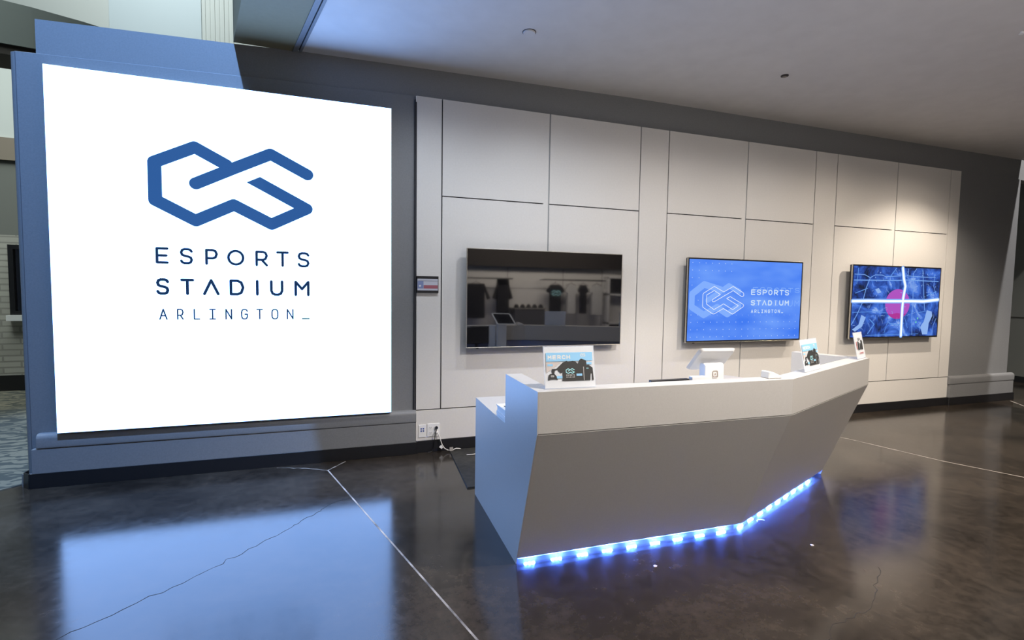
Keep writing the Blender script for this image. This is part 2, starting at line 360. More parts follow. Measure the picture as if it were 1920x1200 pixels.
# gray wainscots with bullnose rail
def wains(name, x0, x1):
    b = B()
    b.box((x0-(.045 if x0 < 0 else 0), -.03, .10), (x1, .019, .297))
    prof = [(.019, .303), (-.034, .303), (-.036, .32), (-.036, .375), (-.03, .395), (-.017, .408), (0, .413), (.019, .413)]
    b.prism([(x0-.012, y, z) for y, z in prof], [(x1+.004, y, z) for y, z in prof])
    b.box((x0+.01, -.022, .295), (x1-.004, .019, .305))
    struct(b.build(name, M['gray'], bevel=.003))
wains('trim_1', -2.40, .438); wains('trim_2', 8.024, 9.49)
def baseb(name, pts, h=.112, t=.014):
    b = B()
    for (x0, y0), (x1, y1) in zip(pts, pts[1:]):
        d = Vector((x1-x0, y1-y0)).normalized(); nn = Vector((d.y, -d.x))*t
        b.hexa([(x0+nn.x, y0+nn.y, 0), (x1+nn.x, y1+nn.y, 0), (x1, y1, 0), (x0, y0, 0), (x0+nn.x*.7, y0+nn.y*.7, h), (x1+nn.x*.7, y1+nn.y*.7, h), (x1, y1, h), (x0, y0, h)])
    struct(b.build(name, M['base'], bevel=.002))
b = B(); b.prism([(-2.465, -.030, 0), (.442, -.030, 0), (.442, .02, 0), (-2.52, .02, 0)], [(-2.465, -.030, .1), (.442, -.030, .1), (.442, .02, .1), (-2.52, .02, .1)])
baseb('baseboard_left', [(-2.51, .20), (-2.51, .02), (-2.455, -.030), (.446, -.030), (.446, 0)])
baseb('baseboard_back', [(.447, 0), (8.024, 0)])
baseb('baseboard_right', [(8.024, .01), (8.024, -.030), (9.50, -.030), (9.50, .19)])
b = B(); b.prism([(-2.45, -.028, 0), (.445, -.028, 0), (.445, .02, 0), (-2.53, .02, 0)], [(-2.45, -.028, .1), (.445, -.028, .1), (.445, .02, .1), (-2.53, .02, .1)])
b.box((8.024, -.03, 0), (9.5, .02, .1)); struct(b.build('trim_3', M['gray']))
# ceiling over the lobby: smooth plaster from the trim line rightwards
EB = lambda y, o=0: -.531+o-.2565*(y-.04)
b = B()
RX = 3.231   # the plaster rises very slightly over its first three metres
for P1 in ([(EB(.04), .04, 3.563), (EB(.04, RX), .04, 3.615), (EB(-11, RX), -11, 3.615), (EB(-11), -11, 3.563)], [(EB(.04, RX), .04, 3.615), (9.42, .04, 3.615), (9.42, -11, 3.615), (EB(-11, RX), -11, 3.615)]):
    b.prism(P1, [(x, y, z+.05) for x, y, z in P1])
struct(b.build('ceiling', M['ceil']))
# gray bulkhead strip beside it with reveal trims
b = B(); y1 = -11
def strip(o0, o1, z0, z1): b.prism([(EB(.04, o0), .04, z0), (EB(.04, o1), .04, z0), (EB(y1, o1), y1, z0), (EB(y1, o0), y1, z0)], [(EB(.04, o0), .04, z1), (EB(.04, o1), .04, z1), (EB(y1, o1), y1, z1), (EB(y1, o0), y1, z1)])
strip(-.515, -.070, 3.555, 4.6); struct(b.build('ceiling_bulkhead', M['bulk']))
b = B(); strip(-.072, -.052, 3.549, 3.60); strip(-.050, -.030, 3.555, 3.60); strip(-.022, 0, 3.551, 3.60); struct(b.build('trim_4', M['gray']))
b = B(); strip(-.075, .005, 3.575, 3.63); struct(b.build('trim_5', M['dgray']))
# side and rear walls
b = B(); b.box((11.6, -11, 0), (11.75, 6, 8.5)); struct(b.build('wall_right', M['olive']))
b = B(); b.box((11.594, -10.9, 1.195), (11.6, 5.9, 1.205)); struct(b.build('trim_6', M['brown']))
baseb('baseboard_right_far', [(11.6, 6), (11.6, -10.9)], t=.012)
b = B(); b.box((-9.1, -11, 0), (-9, 6.2, 8.5)); struct(b.build('wall_left', M['drywall']))
b = B(); b.box((-9, -11.1, 0), (12, -11, 8.5)); struct(b.build('wall_front', M['olive']))
b = B(); b.box((-9, -11, 9.0), (12, 6.2, 9.1)); struct(b.build('ceiling_hall', M['olive']))
b = B(); b.box((-9, 6, 0), (12, 6.1, 9)); b.cur = 1; b.box((-4.01, 5.97, 0), (-2.62, 6, 9))
b.cur = 0
for k in range(9): b.box((-2.60+k*.075, 5.985+.005*(k % 2), 0), (-2.60+k*.075+.045, 6, 9))
struct(b.build('wall_back_hall', [M['drywall'], mat('cool_drywall', (.58, .66, .70), .8)]))
# side room seen past the left end of the wall
b = B(); b.box((-9, 4.35, 0), (-2.2, 4.5, 2.237)); struct(b.build('wall_brick', M['brick']))
b = B(); b.box((-9, 4.35, 2.237), (-2.2, 4.5, 3.28)); b.cur = 1; b.box((-9, 4.31, 3.28), (-2.2, 4.5, 3.59)); b.cur = 2; b.box((-9, 4.35, 3.59), (-2.2, 4.5, 4.67))
struct(b.build('wall_side_room', [M['olive'], M['tan'], M['drywall']]))
b = B(); b.box((-9, 4.325, .006), (-2.2, 4.35, .23)); struct(b.build('baseboard_side_room', M['base']))
b = B(); pts = []
for i in range(13):
    x = -6.2+i*.42; t = max(0, x+3.6)
    pts.append((x, 2.0+.06*t*t, 4.02-.10*(x+3.5)*.45, 4.452-.095*(x+3.5)-.03*t*t))
for (a, ya, z0, z1), (c, yc, z2, z3) in zip(pts, pts[1:]):
    b.hexa([(a, ya, z0), (c, yc, z2), (c, yc+.3, z2), (a, ya+.3, z0), (a, ya, z1), (c, yc, z3), (c, yc+.3, z3), (a, ya+.3, z1)])
struct(b.build('trim_7', M['teal']))
b = B()
for (a, ya, z0, z1), (c, yc, z2, z3) in zip(pts, pts[1:]):
    b.hexa([(a, ya+.02, z0-.10), (c, yc+.02, z2-.10), (c, yc+.5, z2-.10), (a, ya+.5, z0-.10), (a, ya+.02, z0-.001), (c, yc+.02, z2-.001), (c, yc+.5, z2-.001), (a, ya+.5, z0-.001)])
struct(b.build('trim_8', M['brown']))
# dark window in the brick wall
wn = struct(thing('window_1', '', '', (-4.3, 4.34, 1.1)))
del wn['label']; del wn['category']
b = B(); b.box((-4.70, 4.30, 1.10), (-4.64, 4.349, 2.10)); b.box((-4.2, 4.30, 1.10), (-4.14, 4.349, 2.10)); b.box((-4.64, 4.30, 2.04), (-4.2, 4.349, 2.10)); b.box((-4.64, 4.30, 1.10), (-4.2, 4.349, 1.16))
b.build('window_frame', M['black'], wn)
b = B(); b.box((-4.64, 4.33, 1.16), (-4.2, 4.345, 2.04)); b.build('pane', M['darkglass'], wn)
b = B(); b.box((-4.72, 4.24, 1.02), (-4.12, 4.349, 1.10)); b.build('window_sill', M['whitem'], wn)
# floor joints and cracks
def ribbon(name, pts, wd, mt, z=.0006, jit=0, sub=1):
    b = B(); P = []
    for (x0, y0), (x1, y1) in zip(pts, pts[1:]):
        for k in range(sub): t = k/sub; P.append(Vector((x0+(x1-x0)*t+random.uniform(-jit, jit), y0+(y1-y0)*t+random.uniform(-jit, jit))))
    P.append(Vector(pts[-1])); vs = []; n = len(P)
    for i, p in enumerate(P):
        d = (P[min(i+1, n-1)]-P[max(i-1, 0)]).normalized(); q = Vector((-d.y, d.x))*wd/2*(random.uniform(.4, 1.4) if jit else 1)
        vs += [(p.x-q.x, p.y-q.y, z), (p.x+q.x, p.y+q.y, z)]
    b.add(vs, [(2*i, 2*i+2, 2*i+3, 2*i+1) for i in range(n-1)]); return struct(b.build(name, mt))
ribbon('trim_9', [(-.334, -.258), (.355, -2.634), (1.0, -4.85)], .011, M['joint'])
ribbon('trim_10', [(-.19, -.07), (-.334, -.258)], .010, M['joint'], jit=.003, sub=6)
ribbon('trim_11', [(-.75, -.07), (-.52, -.15), (-.334, -.258)], .007, M['joint'], jit=.006, sub=8)
ribbon('trim_12', [(4.85, -.5), (4.99, -.888), (5.17, -1.637), (5.384, -2.121), (6.2, -4.4)], .012, M['joint'])
ribbon('trim_13', [(9.33, -.09), (8.5, -1.0), (8.2, -1.4)], .02, M['joint'])
ribbon('trim_14', [(-2.6, -2.55), (-1.55, -2.2), (-1.0, -1.75), (-.6, -1.35), (-.28, -.95), (-.05, -.85)], .004, M['crack'], jit=.014, sub=14)
ribbon('trim_15', [(1.6, -3.3), (1.95, -3.05), (2.3, -3.0), (2.7, -2.75)], .003, M['crack'], jit=.012, sub=10)

# ------------------------------------------------------------------ illuminated sign
SX0, SX1, SZ0, SZ1 = -2.2705, .2122, .4166, 3.1546
t = thing('illuminated_sign', 'large square white backlit sign with blue knotted emblem on gray wall', 'sign', (-1.03, -.03, .4166))
b = B(); b.box((SX0, -.058, SZ0), (SX1, .0185, SZ1)); b.build('housing', M['silver'], t, bevel=.003)
b = B(); b.add([(SX0+.004, -.0605, SZ0+.004), (SX1-.004, -.0605, SZ0+.004), (SX1-.004, -.0605, SZ1-.004), (SX0+.004, -.0605, SZ1-.004)], [(0, 1, 2, 3)]); b.build('face', M['sign_face'], t)
pl = Plane((0, -.0605, 0), (1, 0, 0), (0, 0, 1), .001)
b = B(); logo(b, pl, -1.04, 2.365, 1.10, cs=32); b.build('emblem', M['sign_logo'], t)
r1 = [-1.6, -1.511, -1.435, -1.344, -1.259, -1.167, -1.102, -.975, -.894, -.799, -.736, -.638, -.57, -.476]
for ch, k in zip('ESPORTS', range(7)): b = B(); glyph(b, pl, ch, r1[2*k], r1[2*k+1], 1.725, 1.855, .0195); b.build('letter', M['sign_text'], t)
r2 = [-1.602, -1.512, -1.437, -1.339, -1.28, -1.16, -1.089, -.978, -.892, -.874, -.787, -.683, -.598, -.477]
for ch, k in zip('STVDIUM', range(7)): b = B(); glyph(b, pl, ch, r2[2*k], r2[2*k+1], 1.479, 1.611, .0215); b.build('letter', M['sign_text'], t)
r3 = [-1.587, -1.529, -1.465, -1.418, -1.349, -1.303, -1.239, -1.19, -1.123, -1.072, -1.008, -.956, -.893, -.842, -.779, -.725, -.66, -.606, -.542, -.478]
for ch, k in zip('ARLiNGToN_', range(10)): b = B(); glyph(b, pl, ch, r3[2*k], r3[2*k+1], 1.280, 1.369, .0105); b.build('letter', M['sign_text'], t)

# ------------------------------------------------------------------ televisions
TW, TH, TZ, TX = 1.67, .95, .9993, .8985
def television(k, label, screen):
    x = TX+k*PS; t = thing('television', label, 'television', (x, -.1, TZ), 'wall-mounted televisions on the panelling')
    b = B(); b.box((x+.15, -.062, TZ+.09), (x+TW-.15, -.032, TZ+TH-.12)); b.box((x+.45, -.04, TZ+.2), (x+TW-.45, -.0003, TZ+.7)); b.build('wall_bracket', M['black'], t)
    b = B(); b.box((x+.004, -.099, TZ+.004), (x+TW-.004, -.06, TZ+TH-.004)); b.build('casing', M['black'], t, bevel=.006)
    b = B(); e = .007; y0, y1 = -.104, -.085
    b.box((x, y0, TZ), (x+TW, y1, TZ+e)); b.box((x, y0, TZ+TH-e), (x+TW, y1, TZ+TH)); b.box((x, y0, TZ+e), (x+e, y1, TZ+TH-e)); b.box((x+TW-e, y0, TZ+e), (x+TW, y1, TZ+TH-e))
    b.build('frame', M['silver'], t, bevel=.002)
    b = B(); b.box((x+.10, -.1, TZ-.008), (x+.125, -.09, TZ)); b.build('sensor', M['black'], t)
    b = B(); b.box((x+e, -.1015, TZ+e), (x+TW-e, -.0995, TZ+TH-e)); b.build('bezel', M['black'], t)
    u0, u1, v0, v1 = x+.018, x+TW-.018, TZ+.022, TZ+TH-.018
    if screen is M['darkglass']: u0, u1, v0, v1 = x+e, x+TW-e, TZ+e, TZ+TH-e
    b = B(); b.add([(u0, -.1025, v0), (u1, -.1025, v0), (u1, -.1025, v1), (u0, -.1025, v1)], [(0, 1, 2, 3)]); b.build('screen', screen, t)
    return t, Plane((u0, -.1025, v0), (1, 0, 0), (0, 0, 1), .0008), u1-u0, v1-v0
television(0, 'switched-off black wall television reflecting a row of clothes, left end', M['darkglass'])
t, pl, W_, H_ = television(1, 'wall television showing a bright blue screen with white emblem', M['tv_blue'])
q = lambda P: [(u*W_, v*H_) for u, v in P]
b = B(); stroke(b, pl, q([(.269, .633), (.127, .695), (.030, .575), (.030, .416), (.132, .319), (.241, .415), (.333, .328), (.43, .43)]), .075, 0); stroke(b, pl, q([(.16, .50), (.336, .685), (.43, .614)]), .06, .0003)
b.build('faded_emblem', M['tv_ghost'], t)
def letters(name, text, x0, x1, y0, y1, wd, n, gap, mt):
    g = (x1-x0)/(len(text)+gap*(len(text)-1))
    for i, ch in enumerate(text): b = B(); glyph(b, pl, ch, x0+i*g*(1+gap), x0+i*g*(1+gap)+g, y0, y1, wd, n, 8); b.build(name, mt, t)
letters('faded_letter', 'ESPORTS', .549*W_, .988*W_, .61*H_, .673*H_, .009, .0002, .4, M['tv_ghost2']); letters('faded_letter', 'STVDIUM', .549*W_, .99*W_, .43*H_, .51*H_, .009, .0002, .4, M['tv_ghost2'])
b = B(); stroke(b, pl, q([(.125, .587), (.212, .673), (.295, .606), (.374, .677), (.466, .598), (.471, .570), (.463, .552), (.452, .550), (.375, .624), (.215, .482), (.203, .484), (.197, .50), (.204, .512), (.266, .573), (.213, .621), (.151, .566), (.152, .453), (.216, .385), (.297, .457), (.378, .384), (.426, .435), (.321, .525), (.351, .549), (.468, .452), (.473, .436), (.468, .421), (.386, .334), (.376, .328), (.296, .399), (.219, .331), (.207, .331), (.124, .412), (.119, .43), (.119, .572)]), .0055, .001, True, cs=8)
b.build('emblem_outline', M['tv_white'], t)
letters('letter', 'ESPORTS', .534*W_, .886*W_, .573*H_, .645*H_, .013, .001, .35, M['tv_pale']); letters('letter', 'STVDIUM', .535*W_, .888*W_, .44*H_, .508*H_, .013, .001, .35, M['tv_pale']); letters('letter', 'ARLiNGToN_', .540*W_, .838*W_, .342*H_, .388*H_, .008, .001, .55, M['tv_pale'])
t, pl, W_, H_ = television(2, 'wall television showing a dark blue street map with red circle', M['tv_map'])
def jl(P, s=.01): return [(u*W_+random.uniform(-s, s)*.3, v*H_+random.uniform(-s, s)*.3) for u, v in P]
b = B(); c = (.508*W_, .470*H_); rr = .142*W_
poly(b, pl, [(c[0]+rr*math.cos(a*math.pi/24), c[1]+.85*rr*math.sin(a*math.pi/24)) for a in range(48)], .0002); b.build('circle', M['map_mag'], t)
b = B(); A = [math.pi*(1.22+.56*k/14) for k in range(15)]
poly(b, pl, [(c[0]+rr*math.cos(a), c[1]+.845*rr*math.sin(a)) for a in A]+[(c[0]+.45*rr, c[1]-.58*rr), (c[0], c[1]-.50*rr), (c[0]-.45*rr, c[1]-.58*rr)], .0003); b.build('circle_shade', M['map_mag2'], t)
b = B(); HR = [(.003, .507), (.186, .513), (.392, .511), (.669, .515), (.812, .513), (.991, .541)]; VR = [(.544, .993), (.562, .841), (.585, .731), (.568, .558), (.564, .416), (.566, .009)]
lines = [[(.012, .884), (.119, .881), (.182, .84), (.236, .881), (.314, .882), (.355, .86), (.532, .88)], [(.011, .801), (.493, .812), (.599, .823), (.98, .812)], [(.597, .883), (.789, .872), (.943, .872)],
         [(.182, .835), (.145, .7), (.11, .483), (.061, .324), (.005, .176)], [(.709, .992), (.67, .918), (.686, .501), (.683, .265), (.697, .019)], [(.781, .976), (.805, .679), (.834, .381)],
         [(.928, .913), (.927, .736), (.962, .613)], [(.981, .259), (.95, .155), (.942, .029)], [(.61, .985), (.609, .884)], [(.164, .024), (.772, .029)], [(.411, .211), (.436, .186), (.518, .166), (.59, .192)],
         [(.471, .987), (.41, .873)], [(.203, .248), (.253, .179), (.187, .049)], [(.01, .35), (.25, .36), (.40, .34)], [(.05, .97), (.04, .75)], [(.16, .69), (.03, .62)], [(.40, .20), (.37, .05)], [(.74, .34), (.85, .37)], [(.60, .27), (.64, .12)], [(.75, .15), (.83, .08)], [(.85, .60), (.96, .66)]]
for k, l in enumerate(lines): stroke(b, pl, q2 := [(u*W_, v*H_) for u, v in l], random.choice((.007, .010, .014)), .0004+k*2e-5, cs=6)
b.build('side_streets', M['map_line'], t)
b = B()
for k, l in enumerate(lines[:9]): stroke(b, pl, [(u*W_, v*H_) for u, v in l], .004, .0010+k*1e-5, cs=6)
for P in ([(.108, .315), (.156, .277), (.121, .148), (.047, .079), (.015, .108), (.082, .177)], [(.86, .382), (.92, .362), (.932, .3), (.893, .185), (.883, .019), (.823, .019), (.793, .133), (.832, .216)], [(.243, .675), (.281, .697), (.315, .638), (.276, .617)]): poly(b, pl, [(u*W_, v*H_) for u, v in P], .0011)
for i in range(46):
    u, v = random.uniform(.2, .97), random.uniform(.52, .96); a = random.uniform(0, 3); s = random.uniform(.004, .012)
    poly(b, pl, [(u*W_+s*1.8*math.cos(a), v*H_+s*1.8*math.sin(a)), (u*W_-s*.5*math.sin(a), v*H_+s*.5*math.cos(a)), (u*W_-s*math.cos(a), v*H_-s*math.sin(a)), (u*W_+s*.5*math.sin(a), v*H_-s*.5*math.cos(a))], .0012)
for i in range(55):
    u, v = random.uniform(.03, .97), random.uniform(.05, .97); a = random.choice((.1, 1.5, 1.2, 2.1)) + random.uniform(-.2, .2); s_ = random.uniform(.02, .08)
    stroke(b, pl, [(u*W_-s_*.5*math.cos(a), v*H_-s_*.5*math.sin(a)), (u*W_+.006, v*H_), (min(u*W_+s_*.5*math.cos(a), W_*.985), min(v*H_+s_*.5*math.sin(a), H_*.985))], .0035, .0010, cs=4)
b.build('light_patches', M['map_pale'], t)
b = B(); stroke(b, pl, [(u*W_, v*H_) for u, v in HR], .058, .0014, cs=10); stroke(b, pl, [(u*W_, v*H_) for u, v in VR], .062, .00145, cs=10); b.build('road_glow', M['map_halo'], t)
b = B(); stroke(b, pl, [(u*W_, v*H_) for u, v in HR], .032, .0018, cs=10); stroke(b, pl, [(u*W_, v*H_) for u, v in VR], .036, .0019, cs=10); b.build('main_roads', M['map_road'], t)
for u, v in ((.736, .204), (.754, .261)):
    b = B(); poly(b, pl, [(u*W_-.012, v*H_-.012), (u*W_+.012, v*H_-.012), (u*W_+.012, v*H_+.012), (u*W_-.012, v*H_+.012)], .0015); b.build('green_mark', M['map_green'], t)

# ------------------------------------------------------------------ reception desk
t = thing('reception_desk', 'angular gray reception desk lit from beneath by blue lights', 'desk', (2.28, -1.9, 0))
A_, K_, E_ = Vector((.714, -2.408)), Vector((2.341, -2.441)), Vector((3.843, -1.824))
n1 = Vector((.0203, 1)).normalized(); n2 = Vector((-.380, .925)).normalized()
d1 = (K_-A_).normalized(); d2 = (E_-K_).normalized(); n1 = Vector((-d1.y, d1.x)); n2 = Vector((-d2.y, d2.x)); mit = (n1+n2); mit = mit/(mit.dot(n1))
def off(d): return [A_+n1*d, K_+mit*d, E_+n2*d]
def band(b, o0, z0, o1, z1, th, seg, e0=0, e1=0):
    """board along desk front from (inset o0, height z0) up to (inset o1, height z1)"""
    a = off(o0); c = off(o1); a2 = off(o0+th); c2 = off(o1+th)
    i, j = (0, 1) if seg == 0 else (1, 2); D = (d1 if seg == 0 else d2)
    A = lambda p, z, s: (p.x+D.x*s, p.y+D.y*s, z)
    s0, s1 = (e0, 0) if seg == 0 else (0, -e1)
    b.hexa([A(a[i], z0, s0), A(a[j], z0, s1), A(a2[j], z0, s1), A(a2[i], z0, s0), A(c[i], z1, s0), A(c[j], z1, s1), A(c2[j], z1, s1), A(c2[i], z1, s0)])
for sg in (0, 1):
    b = B(); band(b, 0, .834, 0, 1.05, .11, sg, .005, .005); b.build('fascia', M['desk'], t, bevel=.0015)
    b = B(); band(b, .2932, .036, .0006, .830, .03, sg, .005, .005); b.build('sloping_front', M['desk'], t, bevel=.0015)
    b = B(); band(b, .03, .826, .03, .836, .06, sg, .006, .006); b.build('joint_strip', M['gap'], t)
    b = B(); band(b, .350, .0005, .350, .20, .018, sg, .006, .006); b.build('kick_plate', M['whitem'], t)
def endpanel(O, D, Nn, s0, s1):
    prof = [(1.315, 0), (1.315, .745), (.552, .745), (.552, 1.05), (0, 1.05), (0, .832), (.306, 0)]
    b = B()
    def P(s): return [(O.x+D.x*s+Nn.x*o, O.y+D.y*s+Nn.y*o, z) for o, z in prof]
    b.prism(P(s0), P(s1)); b.build('end_panel', M['desk'], t)
endpanel(A_, d1, n1, 0, .005); endpanel(E_, d2, n2, -.005, 0)
for O, D, Nn, s0, s1 in ((A_, d1, n1, .0052, .10), (E_, d2, n2, -.10, -.0052)):
    b = B(); q = [O+D*s0+Nn*.111, O+D*s1+Nn*.111, O+D*s1+Nn*.551, O+D*s0+Nn*.551]
    b.prism([(p.x, p.y, .746) for p in q], [(p.x, p.y, 1.0495) for p in q]); b.build('side_upstand', M['desk'], t, bevel=.0012)
b = B(); a = off(.1105); c = off(1.3145)
for i, j, e0, e1 in ((0, 1, .0052, 0), (1, 2, 0, .0052)):
    D = d1 if i == 0 else d2
    P = [a[i]+D*e0, a[j]-D*e1, c[j]-D*e1, c[i]+D*e0]
    b.prism([(p.x, p.y, .715) for p in P], [(p.x, p.y, .7445) for p in P])
b.build('worktop', M['desk'], t)
ls = B(); 
a = off(.312); c = off(.336); b = B()
for sg in (0, 1): band(b, .337, .030, .337, .0345, .012, sg, .032, .032)
b.build('light_strip', M['ledtape'], t)
strip_o = t.children[-1] if t.children else None
strip_o = [o for o in COL.objects if o.name == 'light_strip'][0]
def module(p, D):
    b = B(); Nn = Vector((-D.y, D.x))
    for k in (-1, 0, 1):
        c = p+D*k*.024; h = .007
        q = [c-D*h-Nn*.005, c+D*h-Nn*.005, c+D*h+Nn*.005, c-D*h+Nn*.005]
        b.prism([(v.x, v.y, .026) for v in q], [(v.x, v.y, .0298) for v in q])
    return b.build('led_module', M['led'], strip_o)
a = off(.337)
for k in range(9): module(a[0]+d1*(.095+k*.1685), d1)
L2 = (a[2]-a[1]).length
for k in range(9): module(a[1]+d2*(.075+k*.158), d2)

# ------------------------------------------------------------------ counter-top sign holders
def holder(P0, P1, h, lean, label, name='sign_holder'):
    """P0, P1 front bottom corners on the ledge; returns thing, artwork plane, width"""
    P0, P1 = Vector((*P0, 1.0503)), Vector((*P1, 1.0503)); D = (P1-P0).normalized(); Nb = Vector((-D.y, D.x, 0)); wd = (P1-P0).length
    V = (Vector((0, 0, 1))*math.cos(lean)+Nb*math.sin(lean)); nf = D.cross(V)
    t = thing(name, label, 'sign', (P0+P1)/2, 'merchandise signs on the desk ledge')
    b = B(); th = .002
    def slab(p, dx, dy, dz, b): b.prism([p, p+dx, p+dx+dy, p+dy], [p+dz, p+dx+dz, p+dx+dy+dz, p+dy+dz])
    p0 = P0+Vector((0, 0, .0005))
    slab(p0, D*wd, V*h, -nf*th, b)
    slab(p0-nf*.0045, D*wd, V*h, -nf*th, b)
    slab(p0+Nb*.001, D*wd, Nb*.075, Vector((0, 0, .002)), b)
    b.build('acrylic_stand', M['acryl'], t)
    b = B(); slab(p0+V*.004+D*.003-nf*.0024, D*(wd-.006), V*(h-.008), -nf*.0008, b); b.build('card', M['whitem'], t)
    return t, Plane(p0, D, V, .0006), wd
def merch(t, pl, W_, H_):
    q = lambda P: [(.006+u*(W_-.012), .004+v*(H_-.008)) for u, v in P]
    b = B(); poly(b, pl, q([(.025, .855), (.976, .852), (.974, .641), (.025, .641)])); b.build('blue_band', M['lblue'], t)
    b = B(); poly(b, pl, q([(.021, .632), (.327, .621), (.14, .463), (.02, .367)])); b.build('photo_patch', M['beige'], t)
    b = B(); a, c = q([(.061, .692), (.517, .792)]); word(b, pl, 'MERCH', a[0], c[0], a[1], c[1], .0055, .0002, .25); a, c = q([(.73, .765), (.83, .80)]); logo(b, pl, (a[0]+c[0])/2, (a[1]+c[1])/2, c[0]-a[0], .0002, 1.2, 8); b.build('heading', M['whitem'], t)
    b = B(); T = [(.357, .611), (.438, .65), (.464, .63), (.54, .637), (.556, .645), (.619, .629), (.663, .571), (.701, .664), (.739, .695), (.838, .65), (.847, .526), (.881, .544), (.970, .464), (.978, .165), (.946, .163), (.950, .321), (.922, .327), (.909, .16), (.334, .165), (.347, .379), (.307, .353), (.267, .406), (.246, .44), (.207, .432), (.133, .362), (.132, .463), (.224, .464)]
    poly(b, pl, q(T), .0003); poly(b, pl, q([(.14, .46), (.20, .46), (.17, .30), (.14, .30)]), .0003)
    poly(b, pl, q([(.045, .19), (.066, .319), (.094, .345), (.186, .341), (.221, .283), (.245, .19), (.20, .21), (.10, .21)]), .0003); b.build('clothing_print', M['ink'], t)
    b = B(); a, c = q([(.419, .40), (.586, .469)]); logo(b, pl, (a[0]+c[0])/2, a[1], c[0]-a[0], .0006, 1, 10); a, c = q([(.86, .455), (.90, .45)]); logo(b, pl, a[0], a[1], c[0]-a[0], .0006, 1.2, 6); b.build('printed_emblem', M['cyan'], t)
    b = B()
    for (x0, z0, x1, z1) in ((.048, .531, .156, .581), (.225, .230, .338, .288), (.626, .275, .743, .332), (.847, .55, .955, .602)): poly(b, pl, q([(x0, z0), (x1, z0), (x1, z1), (x0, z1)]), .0007)
    b.build('price_tags', M['lblue'], t)
    b = B()
    for tx, z0, z1 in (('ESPORTS', .283, .316), ('STVDIUM', .237, .268)):
        a, c = q([(.418, z0), (.587, z1)]); word(b, pl, tx, a[0], c[0], a[1], c[1], .0011, .0008, .5, 4)
    a, c = q([(.78, .49), (.779, .17)]); stroke(b, pl, [a, c], .0022, .0008); a, c = q([(.11, .29), (.17, .31)]); logo(b, pl, (a[0]+c[0])/2, a[1], c[0]-a[0], .0008, 1.2, 6)
    b.build('fine_print', M['whitem'], t)
t, pl, wd = holder((.772, -2.362), (1.060, -2.372), .222, .20, 'slanted acrylic MERCH sign at the left end of the desk'); merch(t, pl, wd, .222)
t, pl, wd = holder((2.612, -2.290), (2.890, -2.176), .215, .20, 'slanted acrylic MERCH sign on the right wing of the desk, beside the bend'); merch(t, pl, wd, .215)
t, pl, wd = holder((3.618, -1.893), (3.826, -1.808), .215, .20, 'white card stand with dark garments pictured, at the right tip of the desk')
b = B()
for (x0, x1, h0) in ((.28, .42, .20), (.66, .82, .22), (.50, .60, .16)): poly(b, pl, [(x0*wd-.006, .075), (x1*wd, .07), (x1*wd+.004, .07+h0*.3), ((x1-.03)*wd, .07+h0*.35), ((x0+.02)*wd, .07+h0*.36)], 0)
b.build('clothing_print', M['ink'], t)
b = B()
for k, (x0, x1, v) in enumerate(((.36, .62, .165), (.36, .7, .157), (.36, .56, .149))): stroke(b, pl, [(x0*wd, v), (x1*wd, v)], .003, 0, cs=4)
b.build('fine_print', M['ink'], t)
b = B()
for k, (x0, x1, v) in enumerate(((.38, .78, .05), (.33, .83, .042))): stroke(b, pl, [(x0*wd, v), (x1*wd, v)], .003, 0, cs=4)
poly(b, pl, [(.14*wd, .08), (.2*wd, .08), (.2*wd, .14), (.14*wd, .14)]); b.build('red_print', M['red'], t)

# ------------------------------------------------------------------ things on the desk
# monitor seen only by its upper edge, receipt box and tablet register stand on the low worktop
t = thing('monitor', 'black monitor whose thin top edge peeks over the desk ledge', 'monitor', (1.56, -2.2, .7455))
b = B(); b.box((1.475, -2.262, .80), (1.738, -2.235, 1.0475)); b.box((1.352, -2.258, .80), (1.474, -2.238, 1.036)); b.build('casing', M['black'], t, bevel=.003)
b = B(); b.box((1.365, -2.2375, .815), (1.730, -2.2345, 1.03)); b.build('screen', M['tabglass'], t)
b = B(); b.box((1.50, -2.25, .7455), (1.62, -2.10, .755)); b.box((1.54, -2.245, .755), (1.58, -2.235, .80)); b.build('foot', M['black'], t)
b = B(); b.box((1.742, -2.282, .7455), (1.842, -2.25, 1.062)); o = b.build('receipt_printer', M['white'], None, bevel=.004, origin=(1.79, -2.266, .7455)); tag(o, 'white box left of the tablet stand post, only its top showing', 'printer')
t = thing('tablet_stand', 'white swivel tablet register stand with square mark, seen from behind', 'tablet stand', (1.92, -2.2, .7455))
b = B(); q = [(-2.262, .7455), (-2.258, 1.118), (-2.250, 1.128), (-2.235, 1.134), (-2.215, 1.134), (-2.205, 1.120), (-2.205, .7455)]
b.prism([(1.853, y, z) for y, z in q], [(1.992, y, z) for y, z in q]); post = b.build('post', M['white'], t, bevel=.004)
pl = Plane((1.925, -2.261, 1.068), (1, 0, 0), (0, .09, 1), .0012)
b = B(); k = .0175; c = .005
stroke(b, pl, [(-k+c, -k), (k-c, -k), (k-c*.3, -k+c*.3), (k, -k+c), (k, k-c), (k-c*.3, k-c*.3), (k-c, k), (-k+c, k), (-k+c*.3, k-c*.3), (-k, k-c), (-k, -k+c), (-k+c*.3, -k+c*.3)], .0042, 0, True, cs=8)
poly(b, pl, [(-.004, -.004), (.004, -.004), (.004, .004), (-.004, .004)]); b.build('square_mark', M['gold'], post)
TL, TR, BL, BR = Vector((1.782, -2.29, 1.226)), Vector((2.062, -2.28, 1.221)), Vector((1.822, -2.115, 1.076)), Vector((2.102, -2.105, 1.072))
nrm = (TR-TL).cross(BL-TL).normalized()
if nrm.z < 0: nrm = -nrm
